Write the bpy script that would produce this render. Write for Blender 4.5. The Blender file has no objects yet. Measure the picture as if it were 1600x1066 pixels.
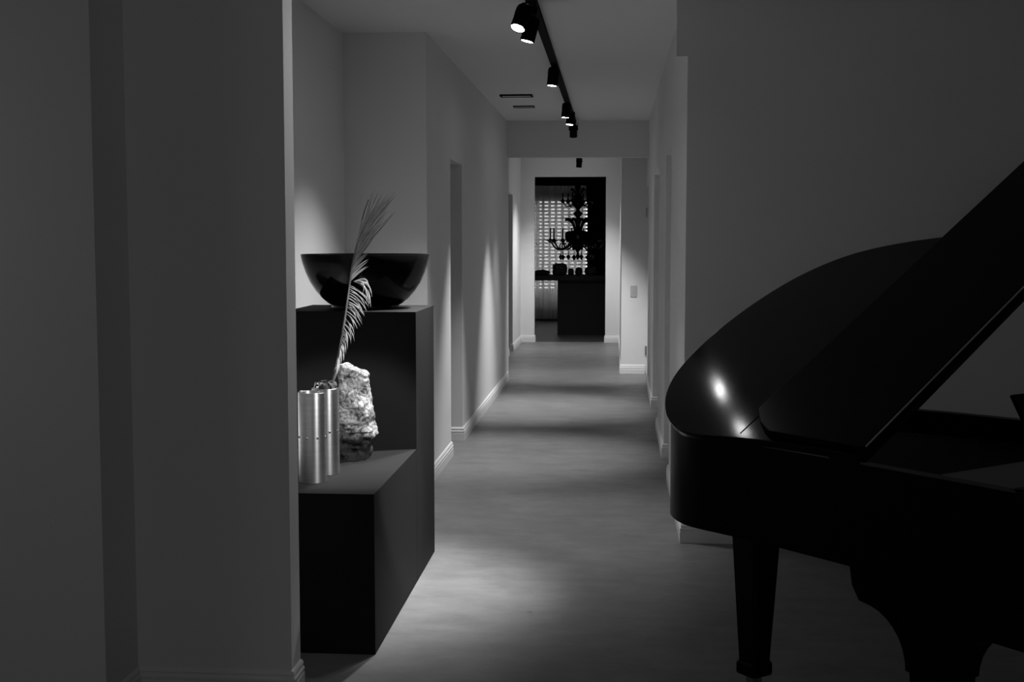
import bpy, bmesh, math, random
from mathutils import Vector, Matrix, noise
random.seed(7)
S = bpy.context.scene
COL = S.collection
# ------------------------------------------------------------------ camera
EYE = 1.5
FPX = 2000.0
PITCH = math.atan(161 / FPX)
YAW = math.atan(160 / math.hypot(FPX, 161))
cam_data = bpy.data.cameras.new('camera')
cam = bpy.data.objects.new('camera', cam_data)
COL.objects.link(cam)
cam.location = (0, 0, EYE)
cam.rotation_euler = (math.pi / 2 - PITCH, 0, YAW)
cam_data.sensor_width = 36
cam_data.lens = 36 * FPX / 1600
cam_data.clip_start = 0.05
cam_data.clip_end = 100
S.camera = cam
S.view_settings.view_transform = 'Standard'
S.view_settings.look = 'None'
S.view_settings.gamma = 1
S.view_settings.use_curve_mapping = False
S.view_settings.exposure = 0.0
# ------------------------------------------------------------------ world: overcast sky seen only through the far window
W = bpy.data.worlds.new('sky')
S.world = W
W.use_nodes = True
W.node_tree.nodes['Background'].inputs[0].default_value = (1, 1, 1, 1)
W.node_tree.nodes['Background'].inputs[1].default_value = 3.2


def area_light(name, loc, aim, sx, sy, power):
    l = bpy.data.lights.new(name, 'AREA')
    l.shape = 'RECTANGLE'
    l.size = sx
    l.size_y = sy
    l.energy = power
    o = bpy.data.objects.new(name, l)
    COL.objects.link(o)
    o.location = loc
    o.rotation_euler = (Vector(aim) - Vector(loc)).to_track_quat('-Z', 'Y').to_euler()
    return o


# unseen soft fill added behind the viewer, and a lamp off to the left
area_light('rear_fill_light', (-0.4, -2.7, 1.8), (0.4, 5, 1.5), 2.4, 1.4, 8.6)
area_light('side_lamp_light', (-2.75, 2.9, 1.75), (-2.5, 4.0, 1.3), 0.35, 0.5, 0.65)

# spots on the ceiling track: (lens position, aim point, cone degrees, blend, watts, lit)
TX = -0.42
SPOTS = [
    ((-0.475, 6.30, 2.515), (-1.15, 5.30, 0.40), 50, 1.0, 200),
    ((-0.455, 6.69, 2.510), (-1.05, 6.55, 0.2), 92, 1.0, 150),
    ((-0.435, 8.93, 2.545), (-0.72, 8.78, 0.0), 56, 1.0, 260),
    ((-0.435, 11.33, 2.550), (-0.68, 11.25, 0.0), 56, 1.0, 300),
    ((-0.430, 12.24, 2.568), (-0.75, 11.9, 0.0), 56, 1.0, 70),
    ((-0.420, 13.08, 2.520), (-0.45, 14.1, 0.0), 62, 1.0, 250),
    ((-0.480, 17.25, 2.440), (-0.66, 17.50, 0.0), 120, 1.0, 140),
    ((-0.345, 5.67, 2.565), (-1.25, 5.38, 0.0), 50, 1.0, 430),
    ((0.450, 3.60, 2.530), (-1.03, 5.02, 0.70), 21.5, 0.18, 370),
    ((-0.335, 5.36, 2.560), (-1.05, 4.15, 1.55), 76, 1.0, 42),
]

# ------------------------------------------------------------------ helpers


def at(u, v, Y):
    """a point of the photograph at depth Y in the room"""
    F = Vector((-math.sin(YAW) * math.cos(PITCH), math.cos(YAW) * math.cos(PITCH), -math.sin(PITCH)))
    U = Vector((-math.sin(YAW) * math.sin(PITCH), math.cos(YAW) * math.sin(PITCH), math.cos(PITCH)))
    R = Vector((math.cos(YAW), math.sin(YAW), 0))
    r = F * FPX + R * (u - 800) - U * (v - 533)
    return Vector((0, 0, EYE)) + r * (Y / r.y)


def mat(name, c, rough=0.6, metal=0.0, spec=0.5, coat=0.0, bump=0.0, bscale=60.0, var=0.0, vscale=3.0, stretch=(1, 1, 1), coat_rough=0.05):
    m = bpy.data.materials.new(name)
    m.use_nodes = True
    nt = m.node_tree
    b = nt.nodes['Principled BSDF']
    b.inputs['Base Color'].default_value = (c, c, c, 1)
    b.inputs['Roughness'].default_value = rough
    b.inputs['Metallic'].default_value = metal
    b.inputs['Specular IOR Level'].default_value = spec
    b.inputs['Coat Weight'].default_value = coat
    b.inputs['Coat Roughness'].default_value = coat_rough
    tc = nt.nodes.new('ShaderNodeTexCoord')
    mp = nt.nodes.new('ShaderNodeMapping')
    mp.inputs['Scale'].default_value = stretch
    nt.links.new(tc.outputs['Object'], mp.inputs['Vector'])
    if var > 0:
        n = nt.nodes.new('ShaderNodeTexNoise')
        n.inputs['Scale'].default_value = vscale
        n.inputs['Detail'].default_value = 6
        n.inputs['Roughness'].default_value = 0.6
        nt.links.new(mp.outputs[0], n.inputs['Vector'])
        r = nt.nodes.new('ShaderNodeMapRange')
        r.inputs['From Min'].default_value = 0.25
        r.inputs['From Max'].default_value = 0.75
        r.inputs['To Min'].default_value = c * (1 - var)
        r.inputs['To Max'].default_value = c * (1 + var)
        nt.links.new(n.outputs['Fac'], r.inputs['Value'])
        nt.links.new(r.outputs[0], b.inputs['Base Color'])
    if bump > 0:
        n2 = nt.nodes.new('ShaderNodeTexNoise')
        n2.inputs['Scale'].default_value = bscale
        n2.inputs['Detail'].default_value = 5
        nt.links.new(mp.outputs[0], n2.inputs['Vector'])
        bp = nt.nodes.new('ShaderNodeBump')
        bp.inputs['Strength'].default_value = bump
        bp.inputs['Distance'].default_value = 0.01
        nt.links.new(n2.outputs['Fac'], bp.inputs['Height'])
        nt.links.new(bp.outputs[0], b.inputs['Normal'])
    return m


def emit(name, s, c=1.0):
    m = bpy.data.materials.new(name)
    m.use_nodes = True
    b = m.node_tree.nodes['Principled BSDF']
    b.inputs['Base Color'].default_value = (0, 0, 0, 1)
    b.inputs['Emission Color'].default_value = (c, c, c, 1)
    b.inputs['Emission Strength'].default_value = s
    return m


M_WALL = mat('wall_paint', 0.78, 0.75, spec=0.25, bump=0.05, bscale=90, var=0.015, vscale=1.5)
M_CEIL = mat('ceiling_paint', 0.80, 0.85, spec=0.2, bump=0.03, bscale=80)
M_TRIM = mat('trim_paint', 0.80, 0.38, spec=0.5)
M_DARKWALL = mat('dark_wall_paint', 0.012, 0.8, spec=0.2)
M_PED = mat('charcoal_laminate', 0.0125, 0.7, spec=0.10, bump=0.02, bscale=200)
M_LACQ = mat('black_lacquer', 0.002, 0.095, spec=0.12, bump=0.02, bscale=6)
M_FLAP = mat('black_satin_flap', 0.002, 0.22, spec=0.05)
M_CASE = mat('black_satin_case', 0.002, 0.35, spec=0.10)
M_GLAZE = mat('black_glaze', 0.003, 0.12, spec=0.22)
M_ALU = mat('brushed_aluminium', 0.66, 0.36, metal=0.97, bump=0.04, bscale=40, var=0.10, vscale=8, stretch=(1, 1, 14))
M_BLACK = mat('black_metal', 0.003, 0.75, spec=0.06)
_b = M_ALU.node_tree.nodes['Principled BSDF']
_b.inputs['Anisotropic'].default_value = 0.85
_b.inputs['Anisotropic Rotation'].default_value = 0.25
_t = M_ALU.node_tree.nodes.new('ShaderNodeTangent')
_t.direction_type = 'RADIAL'
_t.axis = 'Z'
M_ALU.node_tree.links.new(_t.outputs[0], _b.inputs['Tangent'])
M_STEEL = mat('polished_steel', 0.5, 0.25, metal=1.0)
M_BRASS = mat('brass_hinge', 0.35, 0.28, metal=1.0)
M_LEAF = mat('dried_palm_leaf', 0.45, 0.5, spec=0.4, var=0.25, vscale=25)
M_STEM = mat('palm_stem', 0.16, 0.5, spec=0.4, var=0.3, vscale=20)
M_GLASSBLACK = mat('black_glass', 0.006, 0.12, spec=0.5)
M_STONE = mat('dark_stone', 0.01, 0.7, bump=0.4, bscale=20)
M_COUNTER = mat('black_counter', 0.009, 0.6, spec=0.2)
M_LENS = emit('lens_lit', 35)
M_LENSHOT = emit('lens_hot', 70)
M_LENSWARM = emit('lens_medium', 40)
M_LENSD = mat('lens_dark', 0.05, 0.2)
M_PLATE = mat('switch_plastic', 0.50, 0.4)
M_VENT = mat('grey_vent', 0.10, 0.6)
M_SLAT = mat('shutter_slat', 0.25, 0.6)
M_GOLD = mat('piano_plate', 0.006, 0.5, spec=0.1)
M_WIRE = mat('piano_wire', 0.04, 0.5, metal=1.0)
M_EDGE = mat('fold_highlight', 0.50, 0.5, metal=0.3)  # pale tone paints the lit line along the lid fold
M_IVORY = mat('ivory_key', 0.35, 0.3)


def floor_material():
    m = bpy.data.materials.new('polished_concrete')
    m.use_nodes = True
    nt = m.node_tree
    b = nt.nodes['Principled BSDF']
    tc = nt.nodes.new('ShaderNodeTexCoord')

    def nz(scale, st, det=8, rough=0.62):
        mp = nt.nodes.new('ShaderNodeMapping')
        mp.inputs['Scale'].default_value = st
        nt.links.new(tc.outputs['Object'], mp.inputs['Vector'])
        n = nt.nodes.new('ShaderNodeTexNoise')
        n.inputs['Scale'].default_value = scale
        n.inputs['Detail'].default_value = det
        n.inputs['Roughness'].default_value = rough
        nt.links.new(mp.outputs[0], n.inputs['Vector'])
        return n.outputs['Fac']

    def mr(x, a, bb, c, d):
        r = nt.nodes.new('ShaderNodeMapRange')
        for k, v in zip(('From Min', 'From Max', 'To Min', 'To Max'), (a, bb, c, d)):
            r.inputs[k].default_value = v
        nt.links.new(x, r.inputs['Value'])
        return r.outputs[0]

    def mul(x, y):
        q = nt.nodes.new('ShaderNodeMath')
        q.operation = 'MULTIPLY'
        nt.links.new(x, q.inputs[0])
        nt.links.new(y, q.inputs[1])
        return q.outputs[0]
    big = mr(nz(1.3, (1, 1, 1)), 0.3, 0.7, 0.80, 1.12)
    streak = mr(nz(7, (0.8, 1.3, 1), 12, 0.75), 0.3, 0.7, 0.78, 1.16)
    speck = mr(nz(11, (1, 1, 1), 3, 0.6), 0.22, 0.26, 0.35, 1.0)
    v = mul(mul(big, streak), speck)
    base = nt.nodes.new('ShaderNodeMath')
    base.operation = 'MULTIPLY'
    base.inputs[1].default_value = 0.190
    nt.links.new(v, base.inputs[0])
    nt.links.new(base.outputs[0], b.inputs['Base Color'])
    nt.links.new(mr(nz(3, (1, 2, 1)), 0.3, 0.7, 0.36, 0.52), b.inputs['Roughness'])
    b.inputs['Specular IOR Level'].default_value = 0.45
    bp = nt.nodes.new('ShaderNodeBump')
    bp.inputs['Strength'].default_value = 0.12
    bp.inputs['Distance'].default_value = 0.005
    nt.links.new(nz(45, (1, 1, 1)), bp.inputs['Height'])
    nt.links.new(bp.outputs[0], b.inputs['Normal'])
    return m


M_FLOOR = floor_material()


def rock_material():
    m = bpy.data.materials.new('pitted_rock')
    m.use_nodes = True
    nt = m.node_tree
    b = nt.nodes['Principled BSDF']
    tc = nt.nodes.new('ShaderNodeTexCoord')
    n = nt.nodes.new('ShaderNodeTexNoise')
    n.inputs['Scale'].default_value = 25
    n.inputs['Detail'].default_value = 9
    n.inputs['Roughness'].default_value = 0.72
    n.inputs['Distortion'].default_value = 1.6
    nt.links.new(tc.outputs['Object'], n.inputs['Vector'])
    cr = nt.nodes.new('ShaderNodeValToRGB')
    e = cr.color_ramp.elements
    e[0].position = 0.40
    e[0].color = (0.03, 0.03, 0.03, 1)
    e[1].position = 0.56
    e[1].color = (0.42, 0.42, 0.42, 1)
    nt.links.new(n.outputs['Fac'], cr.inputs[0])
    # foot of the stone darkened by height: shade under the overhang put in colour
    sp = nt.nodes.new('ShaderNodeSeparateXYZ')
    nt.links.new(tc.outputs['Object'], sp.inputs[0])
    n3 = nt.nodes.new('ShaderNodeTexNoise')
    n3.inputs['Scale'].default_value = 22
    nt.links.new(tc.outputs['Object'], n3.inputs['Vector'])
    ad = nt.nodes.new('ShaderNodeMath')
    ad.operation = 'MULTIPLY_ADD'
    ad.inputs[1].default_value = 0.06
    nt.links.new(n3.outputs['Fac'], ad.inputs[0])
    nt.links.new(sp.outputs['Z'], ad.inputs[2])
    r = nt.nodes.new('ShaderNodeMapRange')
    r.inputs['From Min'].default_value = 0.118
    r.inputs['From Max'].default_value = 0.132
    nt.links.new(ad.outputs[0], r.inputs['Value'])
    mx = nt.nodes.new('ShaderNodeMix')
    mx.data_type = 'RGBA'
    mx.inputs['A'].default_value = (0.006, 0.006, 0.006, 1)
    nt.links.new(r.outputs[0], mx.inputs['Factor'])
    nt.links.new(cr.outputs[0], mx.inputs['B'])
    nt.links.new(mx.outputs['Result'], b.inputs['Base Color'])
    b.inputs['Roughness'].default_value = 0.6
    bp = nt.nodes.new('ShaderNodeBump')
    bp.inputs['Strength'].default_value = 0.9
    bp.inputs['Distance'].default_value = 0.012
    nt.links.new(n.outputs['Fac'], bp.inputs['Height'])
    nt.links.new(bp.outputs[0], b.inputs['Normal'])
    return m


def sheer_material():
    m = bpy.data.materials.new('sheer_cloth')
    m.use_nodes = True
    nt = m.node_tree
    for n in list(nt.nodes):
        nt.nodes.remove(n)
    out = nt.nodes.new('ShaderNodeOutputMaterial')
    tr = nt.nodes.new('ShaderNodeBsdfTransparent')
    tl = nt.nodes.new('ShaderNodeBsdfTranslucent')
    df = nt.nodes.new('ShaderNodeBsdfDiffuse')
    tl.inputs[0].default_value = (0.8, 0.8, 0.8, 1)
    df.inputs[0].default_value = (0.35, 0.35, 0.35, 1)
    a = nt.nodes.new('ShaderNodeMixShader')
    a.inputs[0].default_value = 0.25
    nt.links.new(tl.outputs[0], a.inputs[1])
    nt.links.new(df.outputs[0], a.inputs[2])
    b = nt.nodes.new('ShaderNodeMixShader')
    lw = nt.nodes.new('ShaderNodeLayerWeight')
    lw.inputs['Blend'].default_value = 0.35
    rr = nt.nodes.new('ShaderNodeMapRange')
    rr.inputs['To Min'].default_value = 0.80
    rr.inputs['To Max'].default_value = 0.90
    nt.links.new(lw.outputs['Facing'], rr.inputs['Value'])
    nt.links.new(rr.outputs[0], b.inputs[0])
    nt.links.new(tr.outputs[0], b.inputs[1])
    nt.links.new(a.outputs[0], b.inputs[2])
    nt.links.new(b.outputs[0], out.inputs[0])
    return m


M_SHEER = sheer_material()


def bx(bm, x0, x1, y0, y1, z0, z1, T=None):
    c = [(x0, y0, z0), (x1, y0, z0), (x1, y1, z0), (x0, y1, z0), (x0, y0, z1), (x1, y0, z1), (x1, y1, z1), (x0, y1, z1)]
    vs = [bm.verts.new(T @ Vector(p) if T else p) for p in c]
    for f in ((0, 3, 2, 1), (4, 5, 6, 7), (0, 1, 5, 4), (1, 2, 6, 5), (2, 3, 7, 6), (3, 0, 4, 7)):
        bm.faces.new([vs[i] for i in f])
    return vs


def lathe(bm, prof, seg=32, T=None, cap=False):
    rings = []
    for r, z in prof:
        ring = []
        if r < 1e-5:
            p = Vector((0, 0, z))
            ring = [bm.verts.new(T @ p if T else p)] * seg
        else:
            for k in range(seg):
                a = 2 * math.pi * k / seg
                p = Vector((r * math.cos(a), r * math.sin(a), z))
                ring.append(bm.verts.new(T @ p if T else p))
        rings.append(ring)
    for a, b in zip(rings, rings[1:]):
        for k in range(seg):
            q = [a[k], a[(k + 1) % seg], b[(k + 1) % seg], b[k]]
            u = []
            for v in q:
                if v not in u:
                    u.append(v)
            if len(u) > 2:
                try:
                    bm.faces.new(u)
                except ValueError:
                    pass
    if cap:
        for r in (rings[0], rings[-1]):
            if r[0] is not r[1]:
                bm.faces.new(r)


def tube(bm, pts, rad, seg=8, cap=True):
    """rad: number or list"""
    pts = [Vector(p) for p in pts]
    n = len(pts)
    if not isinstance(rad, (list, tuple)):
        rad = [rad] * n
    rings = []
    up = None
    for i, p in enumerate(pts):
        d = (pts[min(i + 1, n - 1)] - pts[max(i - 1, 0)]).normalized()
        if up is None:
            up = Vector((0, 0, 1)) if abs(d.z) < 0.9 else Vector((1, 0, 0))
        s = d.cross(up).normalized()
        up = s.cross(d).normalized()
        rings.append([bm.verts.new(p + (s * math.cos(2 * math.pi * k / seg) + up * math.sin(2 * math.pi * k / seg)) * rad[i]) for k in range(seg)])
    for a, b in zip(rings, rings[1:]):
        for k in range(seg):
            bm.faces.new((a[k], a[(k + 1) % seg], b[(k + 1) % seg], b[k]))
    if cap:
        bm.faces.new(rings[0][::-1])
        bm.faces.new(rings[-1])


def prism(bm, poly, z0, z1, T=None):
    a = [bm.verts.new(T @ Vector((x, y, z0)) if T else (x, y, z0)) for x, y in poly]
    b = [bm.verts.new(T @ Vector((x, y, z1)) if T else (x, y, z1)) for x, y in poly]
    n = len(poly)
    bm.faces.new(a[::-1])
    bm.faces.new(b)
    for k in range(n):
        bm.faces.new((a[k], a[(k + 1) % n], b[(k + 1) % n], b[k]))


def obj(name, bm, m, parent=None, smooth=False, bevel=0.0, seg=2, auto=None):
    bmesh.ops.recalc_face_normals(bm, faces=bm.faces)
    me = bpy.data.meshes.new(name)
    bm.to_mesh(me)
    bm.free()
    me.materials.append(m)
    if smooth:
        for p in me.polygons:
            p.use_smooth = True
    if auto is not None:
        me.set_sharp_from_angle(angle=math.radians(auto))
    o = bpy.data.objects.new(name, me)
    COL.objects.link(o)
    if parent:
        o.parent = parent
    if bevel:
        md = o.modifiers.new('bevel', 'BEVEL')
        md.width = bevel
        md.segments = seg
        md.limit_method = 'ANGLE'
    return o


def tag(o, label, cat, group=None):
    o['label'] = label
    o['category'] = cat
    if group:
        o['group'] = group
    return o


def thing(name, label, cat, loc=(0, 0, 0), rz=0.0, group=None):
    o = bpy.data.objects.new(name, None)
    o.empty_display_size = 0.1
    COL.objects.link(o)
    o.location = loc
    o.rotation_euler = (0, 0, rz)
    return tag(o, label, cat, group)


def struct(name, boxes, m):
    bm = bmesh.new()
    for b in boxes:
        bx(bm, *b)
    o = obj(name, bm, m)
    o['kind'] = 'structure'
    return o


# ------------------------------------------------------------------ the shell
CZ = 2.71
struct('floor', [(-4.2, 4.7, -3.2, 25, -0.1, 0)], M_FLOOR)
struct('ceiling', [(-4.2, 4.7, -3.2, 25, CZ, CZ + 0.1)], M_CEIL)
struct('wall_rear', [(-4.2, 4.7, -3.2, -3.0, 0, CZ)], M_WALL)
struct('wall_far_left', [(-4.2, -4.0, -3.0, 18.4, 0, CZ)], M_WALL)
struct('wall_far_right', [(4.5, 4.7, -3.0, 18.4, 0, CZ)], M_WALL)
# stepped partition on the left of the opening
struct('wall_left', [(-4.0, -1.55, 3.73, 4.11, 0, CZ)], M_WALL)
struct('wall_left_return', [(-1.55, -1.037, 3.995, 4.11, 0, CZ)], M_WALL)
# alcove behind it
struct('wall_alcove_side', [(-1.74, -1.61, 4.11, 7.72, 0, CZ)], M_WALL)
struct('wall_alcove_back', [(-1.61, -1.235, 7.60, 7.72, 0, CZ)], M_WALL)
# corridor, left side with a doorway
struct('wall_corridor_left', [(-1.235, -1.115, 7.60, 8.70, 0, CZ), (-1.235, -1.115, 9.37, 13.40, 0, CZ), (-1.235, -1.115, 8.70, 9.37, 2.035, CZ)], M_WALL)
# right: wall beside the piano, then corridor side with three doors
struct('wall_right', [(0.345, 4.5, 6.27, 6.39, 0, CZ), (0.291, 0.345, 6.27, 6.39, 2.368, CZ)], M_WALL)
struct('wall_corridor_right', [(0.345, 0.465, 6.39, 7.92, 0, CZ), (0.345, 0.465, 8.73, 10.04, 0, CZ), (0.345, 0.465, 11.33, 13.13, 0, CZ),
                               (0.345, 0.465, 7.92, 8.73, 2.05, CZ), (0.345, 0.465, 10.04, 11.33, 2.05, CZ), (0.345, 0.465, 13.13, 14.19, 2.05, CZ)], M_WALL)
struct('wall_header', [(-1.115, 0.345, 13.40, 13.52, 2.335, CZ)], M_WALL)
# beyond the header
struct('wall_passage_left', [(-1.46, -1.34, 13.52, 16.24, 0, CZ), (-1.46, -1.34, 16.91, 18.40, 0, CZ), (-1.46, -1.34, 16.24, 16.91, 2.07, CZ), (-1.34, -1.115, 13.40, 13.52, 0, CZ)], M_WALL)
struct('wall_passage_right', [(0.08, 0.465, 14.19, 18.40, 0, CZ)], M_WALL)
struct('wall_end', [(-4.0, -1.146, 18.40, 18.54, 0, CZ), (-0.124, 4.5, 18.40, 18.54, 0, CZ), (-1.146, -0.124, 18.40, 18.54, 2.375, CZ)], M_WALL)
# far room, dark paint; window opening in its back wall
struct('wall_back', [(-4.2, 4.7, 23.5, 23.6, 0, 0.48), (-4.2, 4.7, 23.5, 23.6, 2.26, CZ), (-4.2, -2.4, 23.5, 23.6, 0.48, 2.26), (-0.40, 4.7, 23.5, 23.6, 0.48, 2.26)], M_DARKWALL)
struct('wall_back_left', [(-4.2, -3.2, 18.54, 23.5, 0, CZ)], M_DARKWALL)
struct('wall_back_right', [(-0.45, -0.33, 22.3, 23.5, 0, CZ), (-0.33, 4.5, 22.3, 22.42, 0, CZ), (2.4, 2.5, 18.54, 22.3, 0, CZ)], M_DARKWALL)
struct('trim_1', [(-3.2, -0.45, 23.16, 23.34, 2.44, CZ)], M_DARKWALL)   # pelmet above the curtain
struct('wall_back_lining', [(-3.2, -1.146, 18.54, 18.56, 0, CZ), (-0.124, 2.4, 18.54, 18.56, 0, CZ), (-1.146, -0.124, 18.54, 18.56, 2.375, CZ), (-3.2, 2.4, 18.56, 22.3, CZ - 0.02, CZ), (-3.2, -0.45, 22.3, 23.5, CZ - 0.02, CZ)], M_DARKWALL)

M_FARFLOOR = mat('dark_floor', 0.045, 0.45, spec=0.3, var=0.2, vscale=4)
struct('floor_far_room', [(-3.2, 2.4, 18.47, 23.5, 0.0, 0.004)], M_FARFLOOR)
# baseboards: a moulded profile swept along a plan path (wall on the left of the path)
PROF = [(0, 0), (0.016, 0), (0.016, 0.062), (0.013, 0.066), (0.013, 0.070), (0.016, 0.074), (0.016, 0.082), (0.010, 0.090), (0.010, 0.096), (0.0125, 0.100), (0.008, 0.110), (0.003, 0.114), (0, 0.114)]


PROF2 = [(a * 0.9, z * 0.86) for a, z in PROF]


def baseboard(name, path):
    bm = bmesh.new()
    P = [Vector((x, y, 0)) for x, y in path]
    n = len(P)
    rings = []
    for i, p in enumerate(P):
        nn = []
        if i > 0:
            d = (p - P[i - 1]).normalized()
            nn.append(Vector((d.y, -d.x, 0)))
        if i < n - 1:
            d = (P[i + 1] - p).normalized()
            nn.append(Vector((d.y, -d.x, 0)))
        if len(nn) == 2:
            m = (nn[0] + nn[1])
            m = m / m.dot(nn[0])
        else:
            m = nn[0]
        rings.append([bm.verts.new(p + m * a + Vector((0, 0, z))) for a, z in PROF2])
    for a, b in zip(rings, rings[1:]):
        for k in range(len(PROF) - 1):
            bm.faces.new((a[k], a[k + 1], b[k + 1], b[k]))
    bm.faces.new(rings[0])
    bm.faces.new(rings[-1][::-1])
    o = obj(name, bm, M_TRIM)
    o['kind'] = 'structure'
    return o


baseboard('baseboard_left', [(-4.0, 3.73), (-1.55, 3.73), (-1.55, 3.995), (-1.037, 3.995), (-1.037, 4.11)])
baseboard('baseboard_alcove', [(-1.61, 4.11), (-1.61, 7.60), (-1.115, 7.60), (-1.115, 8.70), (-1.235, 8.70)])
baseboard('baseboard_corridor_left', [(-1.235, 9.37), (-1.115, 9.37), (-1.115, 13.40)])
baseboard('baseboard_passage_left', [(-1.34, 13.52), (-1.34, 16.24), (-1.46, 16.24)])
baseboard('baseboard_end_left', [(-1.46, 16.91), (-1.34, 16.91), (-1.34, 18.40), (-1.146, 18.40), (-1.146, 18.54)])
baseboard('baseboard_end_right', [(-0.124, 18.54), (-0.124, 18.40), (0.08, 18.40), (0.08, 14.19), (0.345, 14.19)])
baseboard('baseboard_corridor_right', [(0.465, 13.13), (0.345, 13.13), (0.345, 11.33), (0.465, 11.33)])
baseboard('baseboard_corridor_right_mid', [(0.465, 10.04), (0.345, 10.04), (0.345, 8.73), (0.465, 8.73)])
baseboard('baseboard_right', [(0.465, 7.92), (0.345, 7.92), (0.345, 6.27), (4.5, 6.27)])


# doors in the right side of the corridor
def door(name, y0, y1, x, hinges=False):
    bm = bmesh.new()
    bx(bm, x, x + 0.04, y0 + 0.004, y1 - 0.004, 0.008, 2.045)
    o = obj(name, bm, M_TRIM)
    o['kind'] = 'structure'
    hb = bmesh.new()
    tube(hb, [(x - 0.012, y0 + 0.07, 1.0), (x - 0.05, y0 + 0.07, 1.0)], 0.009, 10)
    tube(hb, [(x - 0.045, y0 + 0.07, 1.0), (x - 0.045, y0 + 0.18, 1.0)], 0.009, 10)
    lathe(hb, [(0.025, 0), (0.025, 0.008), (0, 0.008)], 16, Matrix.Translation((x, y0 + 0.07, 1.0)) @ Matrix.Rotation(-math.pi / 2, 4, 'Y'))
    if not hinges:
        obj('door_handle', hb, M_STEEL, o, smooth=True, auto=40)
    else:
        hb.free()
        for z in (0.26, 1.78):
            h = bmesh.new()
            tube(h, [(x - 0.014, y1 - 0.006, z - 0.05), (x - 0.014, y1 - 0.006, z + 0.05)], 0.008, 10)
            bx(h, x - 0.010, x, y1 - 0.06, y1 - 0.006, z - 0.045, z + 0.045)
            obj('hinge', h, M_STEEL, o)
    return o


door('door_1', 7.92, 8.73, 0.42)
door('door_2', 10.04, 11.33, 0.42)
door('door_3', 13.13, 14.19, 0.365, True)

# ------------------------------------------------------------------ window, shutters and curtains of the far room
wf = bmesh.new()
for b in ((-2.4, -0.40, 23.5, 23.56, 0.48, 0.54), (-2.4, -0.40, 23.5, 23.56, 2.20, 2.26), (-2.4, -2.34, 23.5, 23.56, 0.54, 2.20), (-0.46, -0.40, 23.5, 23.56, 0.54, 2.20), (-1.43, -1.37, 23.5, 23.56, 0.54, 2.20)):
    bx(wf, *b)
win = obj('window_1', wf, M_SLAT)
win['kind'] = 'structure'
gm = bpy.data.materials.new('window_glass')
gm.use_nodes = True
nt = gm.node_tree
nt.nodes.remove(nt.nodes['Principled BSDF'])
g1 = nt.nodes.new('ShaderNodeBsdfTransparent')
g2 = nt.nodes.new('ShaderNodeBsdfGlossy')
g2.inputs['Roughness'].default_value = 0.02
gx = nt.nodes.new('ShaderNodeMixShader')
gx.inputs[0].default_value = 0.06
nt.links.new(g1.outputs[0], gx.inputs[1])
nt.links.new(g2.outputs[0], gx.inputs[2])
nt.links.new(gx.outputs[0], nt.nodes['Material Output'].inputs[0])
for x0, x1 in ((-2.34, -1.43), (-1.37, -0.46)):
    pb = bmesh.new()
    bx(pb, x0, x1, 23.57, 23.575, 0.54, 2.20)
    obj('window_pane', pb, gm, win)
sh = thing('window_shutter', 'horizontal slatted shutter glowing in small squares behind the sheer curtain', 'shutter', (-1.4, 23.46, 0.5))
nsl = 26
for k in range(nsl):
    z = 0.06 + k * 0.065
    sb = bmesh.new()
    T = Matrix.Translation((0, 0, z)) @ Matrix.Rotation(math.radians(50), 4, 'X')
    bx(sb, -0.97, 0.94, -0.026, 0.026, -0.003, 0.003, T)
    obj('slat', sb, M_SLAT, sh)
for x in [-0.96 + 0.118 * q_ for q_ in range(17)]:
    sb = bmesh.new()
    bx(sb, x - 0.024, x + 0.024, -0.034, -0.028, 0.0, 1.74)
    obj('stile', sb, M_SLAT, sh)


def curtain(x0, x1, y, z0, z1, amp, folds, name, seed):
    bm = bmesh.new()
    n = 260
    rows = 14
    rnd = random.Random(seed)
    ph = [rnd.uniform(0, 6.28) for _ in range(5)]
    grid = []
    for j in range(rows + 1):
        t = j / rows
        row = []
        for i in range(n + 1):
            s = i / n
            w = math.sin(s * folds * 6.283 + ph[0] + 0.7 * math.sin(s * 9 + ph[1])) + 0.4 * math.sin(s * folds * 2.6 * 6.283 + ph[2])
            row.append(bm.verts.new((x0 + (x1 - x0) * s + 0.008 * math.sin(w * 2), y + amp * w * (0.75 + 0.25 * (1 - t)), z0 + (z1 - z0) * t)))
        grid.append(row)
    for j in range(rows):
        for i in range(n):
            bm.faces.new((grid[j][i], grid[j][i + 1], grid[j + 1][i + 1], grid[j + 1][i]))
    return obj(name, bm, M_SHEER, None, smooth=True)


tag(curtain(-3.1, -0.515, 23.25, 0.03, 2.44, 0.020, 15, 'sheer_curtain', 3), 'pale sheer curtain hanging in folds across the window of the far dark room', 'curtain')

# ------------------------------------------------------------------ ceiling vents
for nm, x0, x1, y0, d, lab in (('ceiling_vent', -0.976, -0.70, 10.90, 0.15, 'wider slotted vent on corridor ceiling left of the track, nearer one'),
                               ('ceiling_vent', -0.935, -0.74, 11.83, 0.12, 'smaller slotted vent on corridor ceiling left of the track, farther one')):
    v = thing(nm, lab, 'vent', ((x0 + x1) / 2, y0, CZ), 0, 'corridor ceiling vents')
    w = (x1 - x0) / 2
    fb = bmesh.new()
    for b in ((-w, w, 0, 0.015, -0.013, 0), (-w, w, d - 0.015, d, -0.013, 0), (-w, -w + 0.015, 0.015, d - 0.015, -0.013, 0), (w - 0.015, w, 0.015, d - 0.015, -0.013, 0)):
        bx(fb, *b)
    obj('vent_frame', fb, M_BLACK if d > 0.14 else M_VENT, v)
    k = 0.03
    while k < d - 0.02:
        sb = bmesh.new()
        bx(sb, -w + 0.015, w - 0.015, k, k + 0.012, -0.010, -0.001)
        obj('slat', sb, M_PLATE, v)
        k += 0.024

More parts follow.
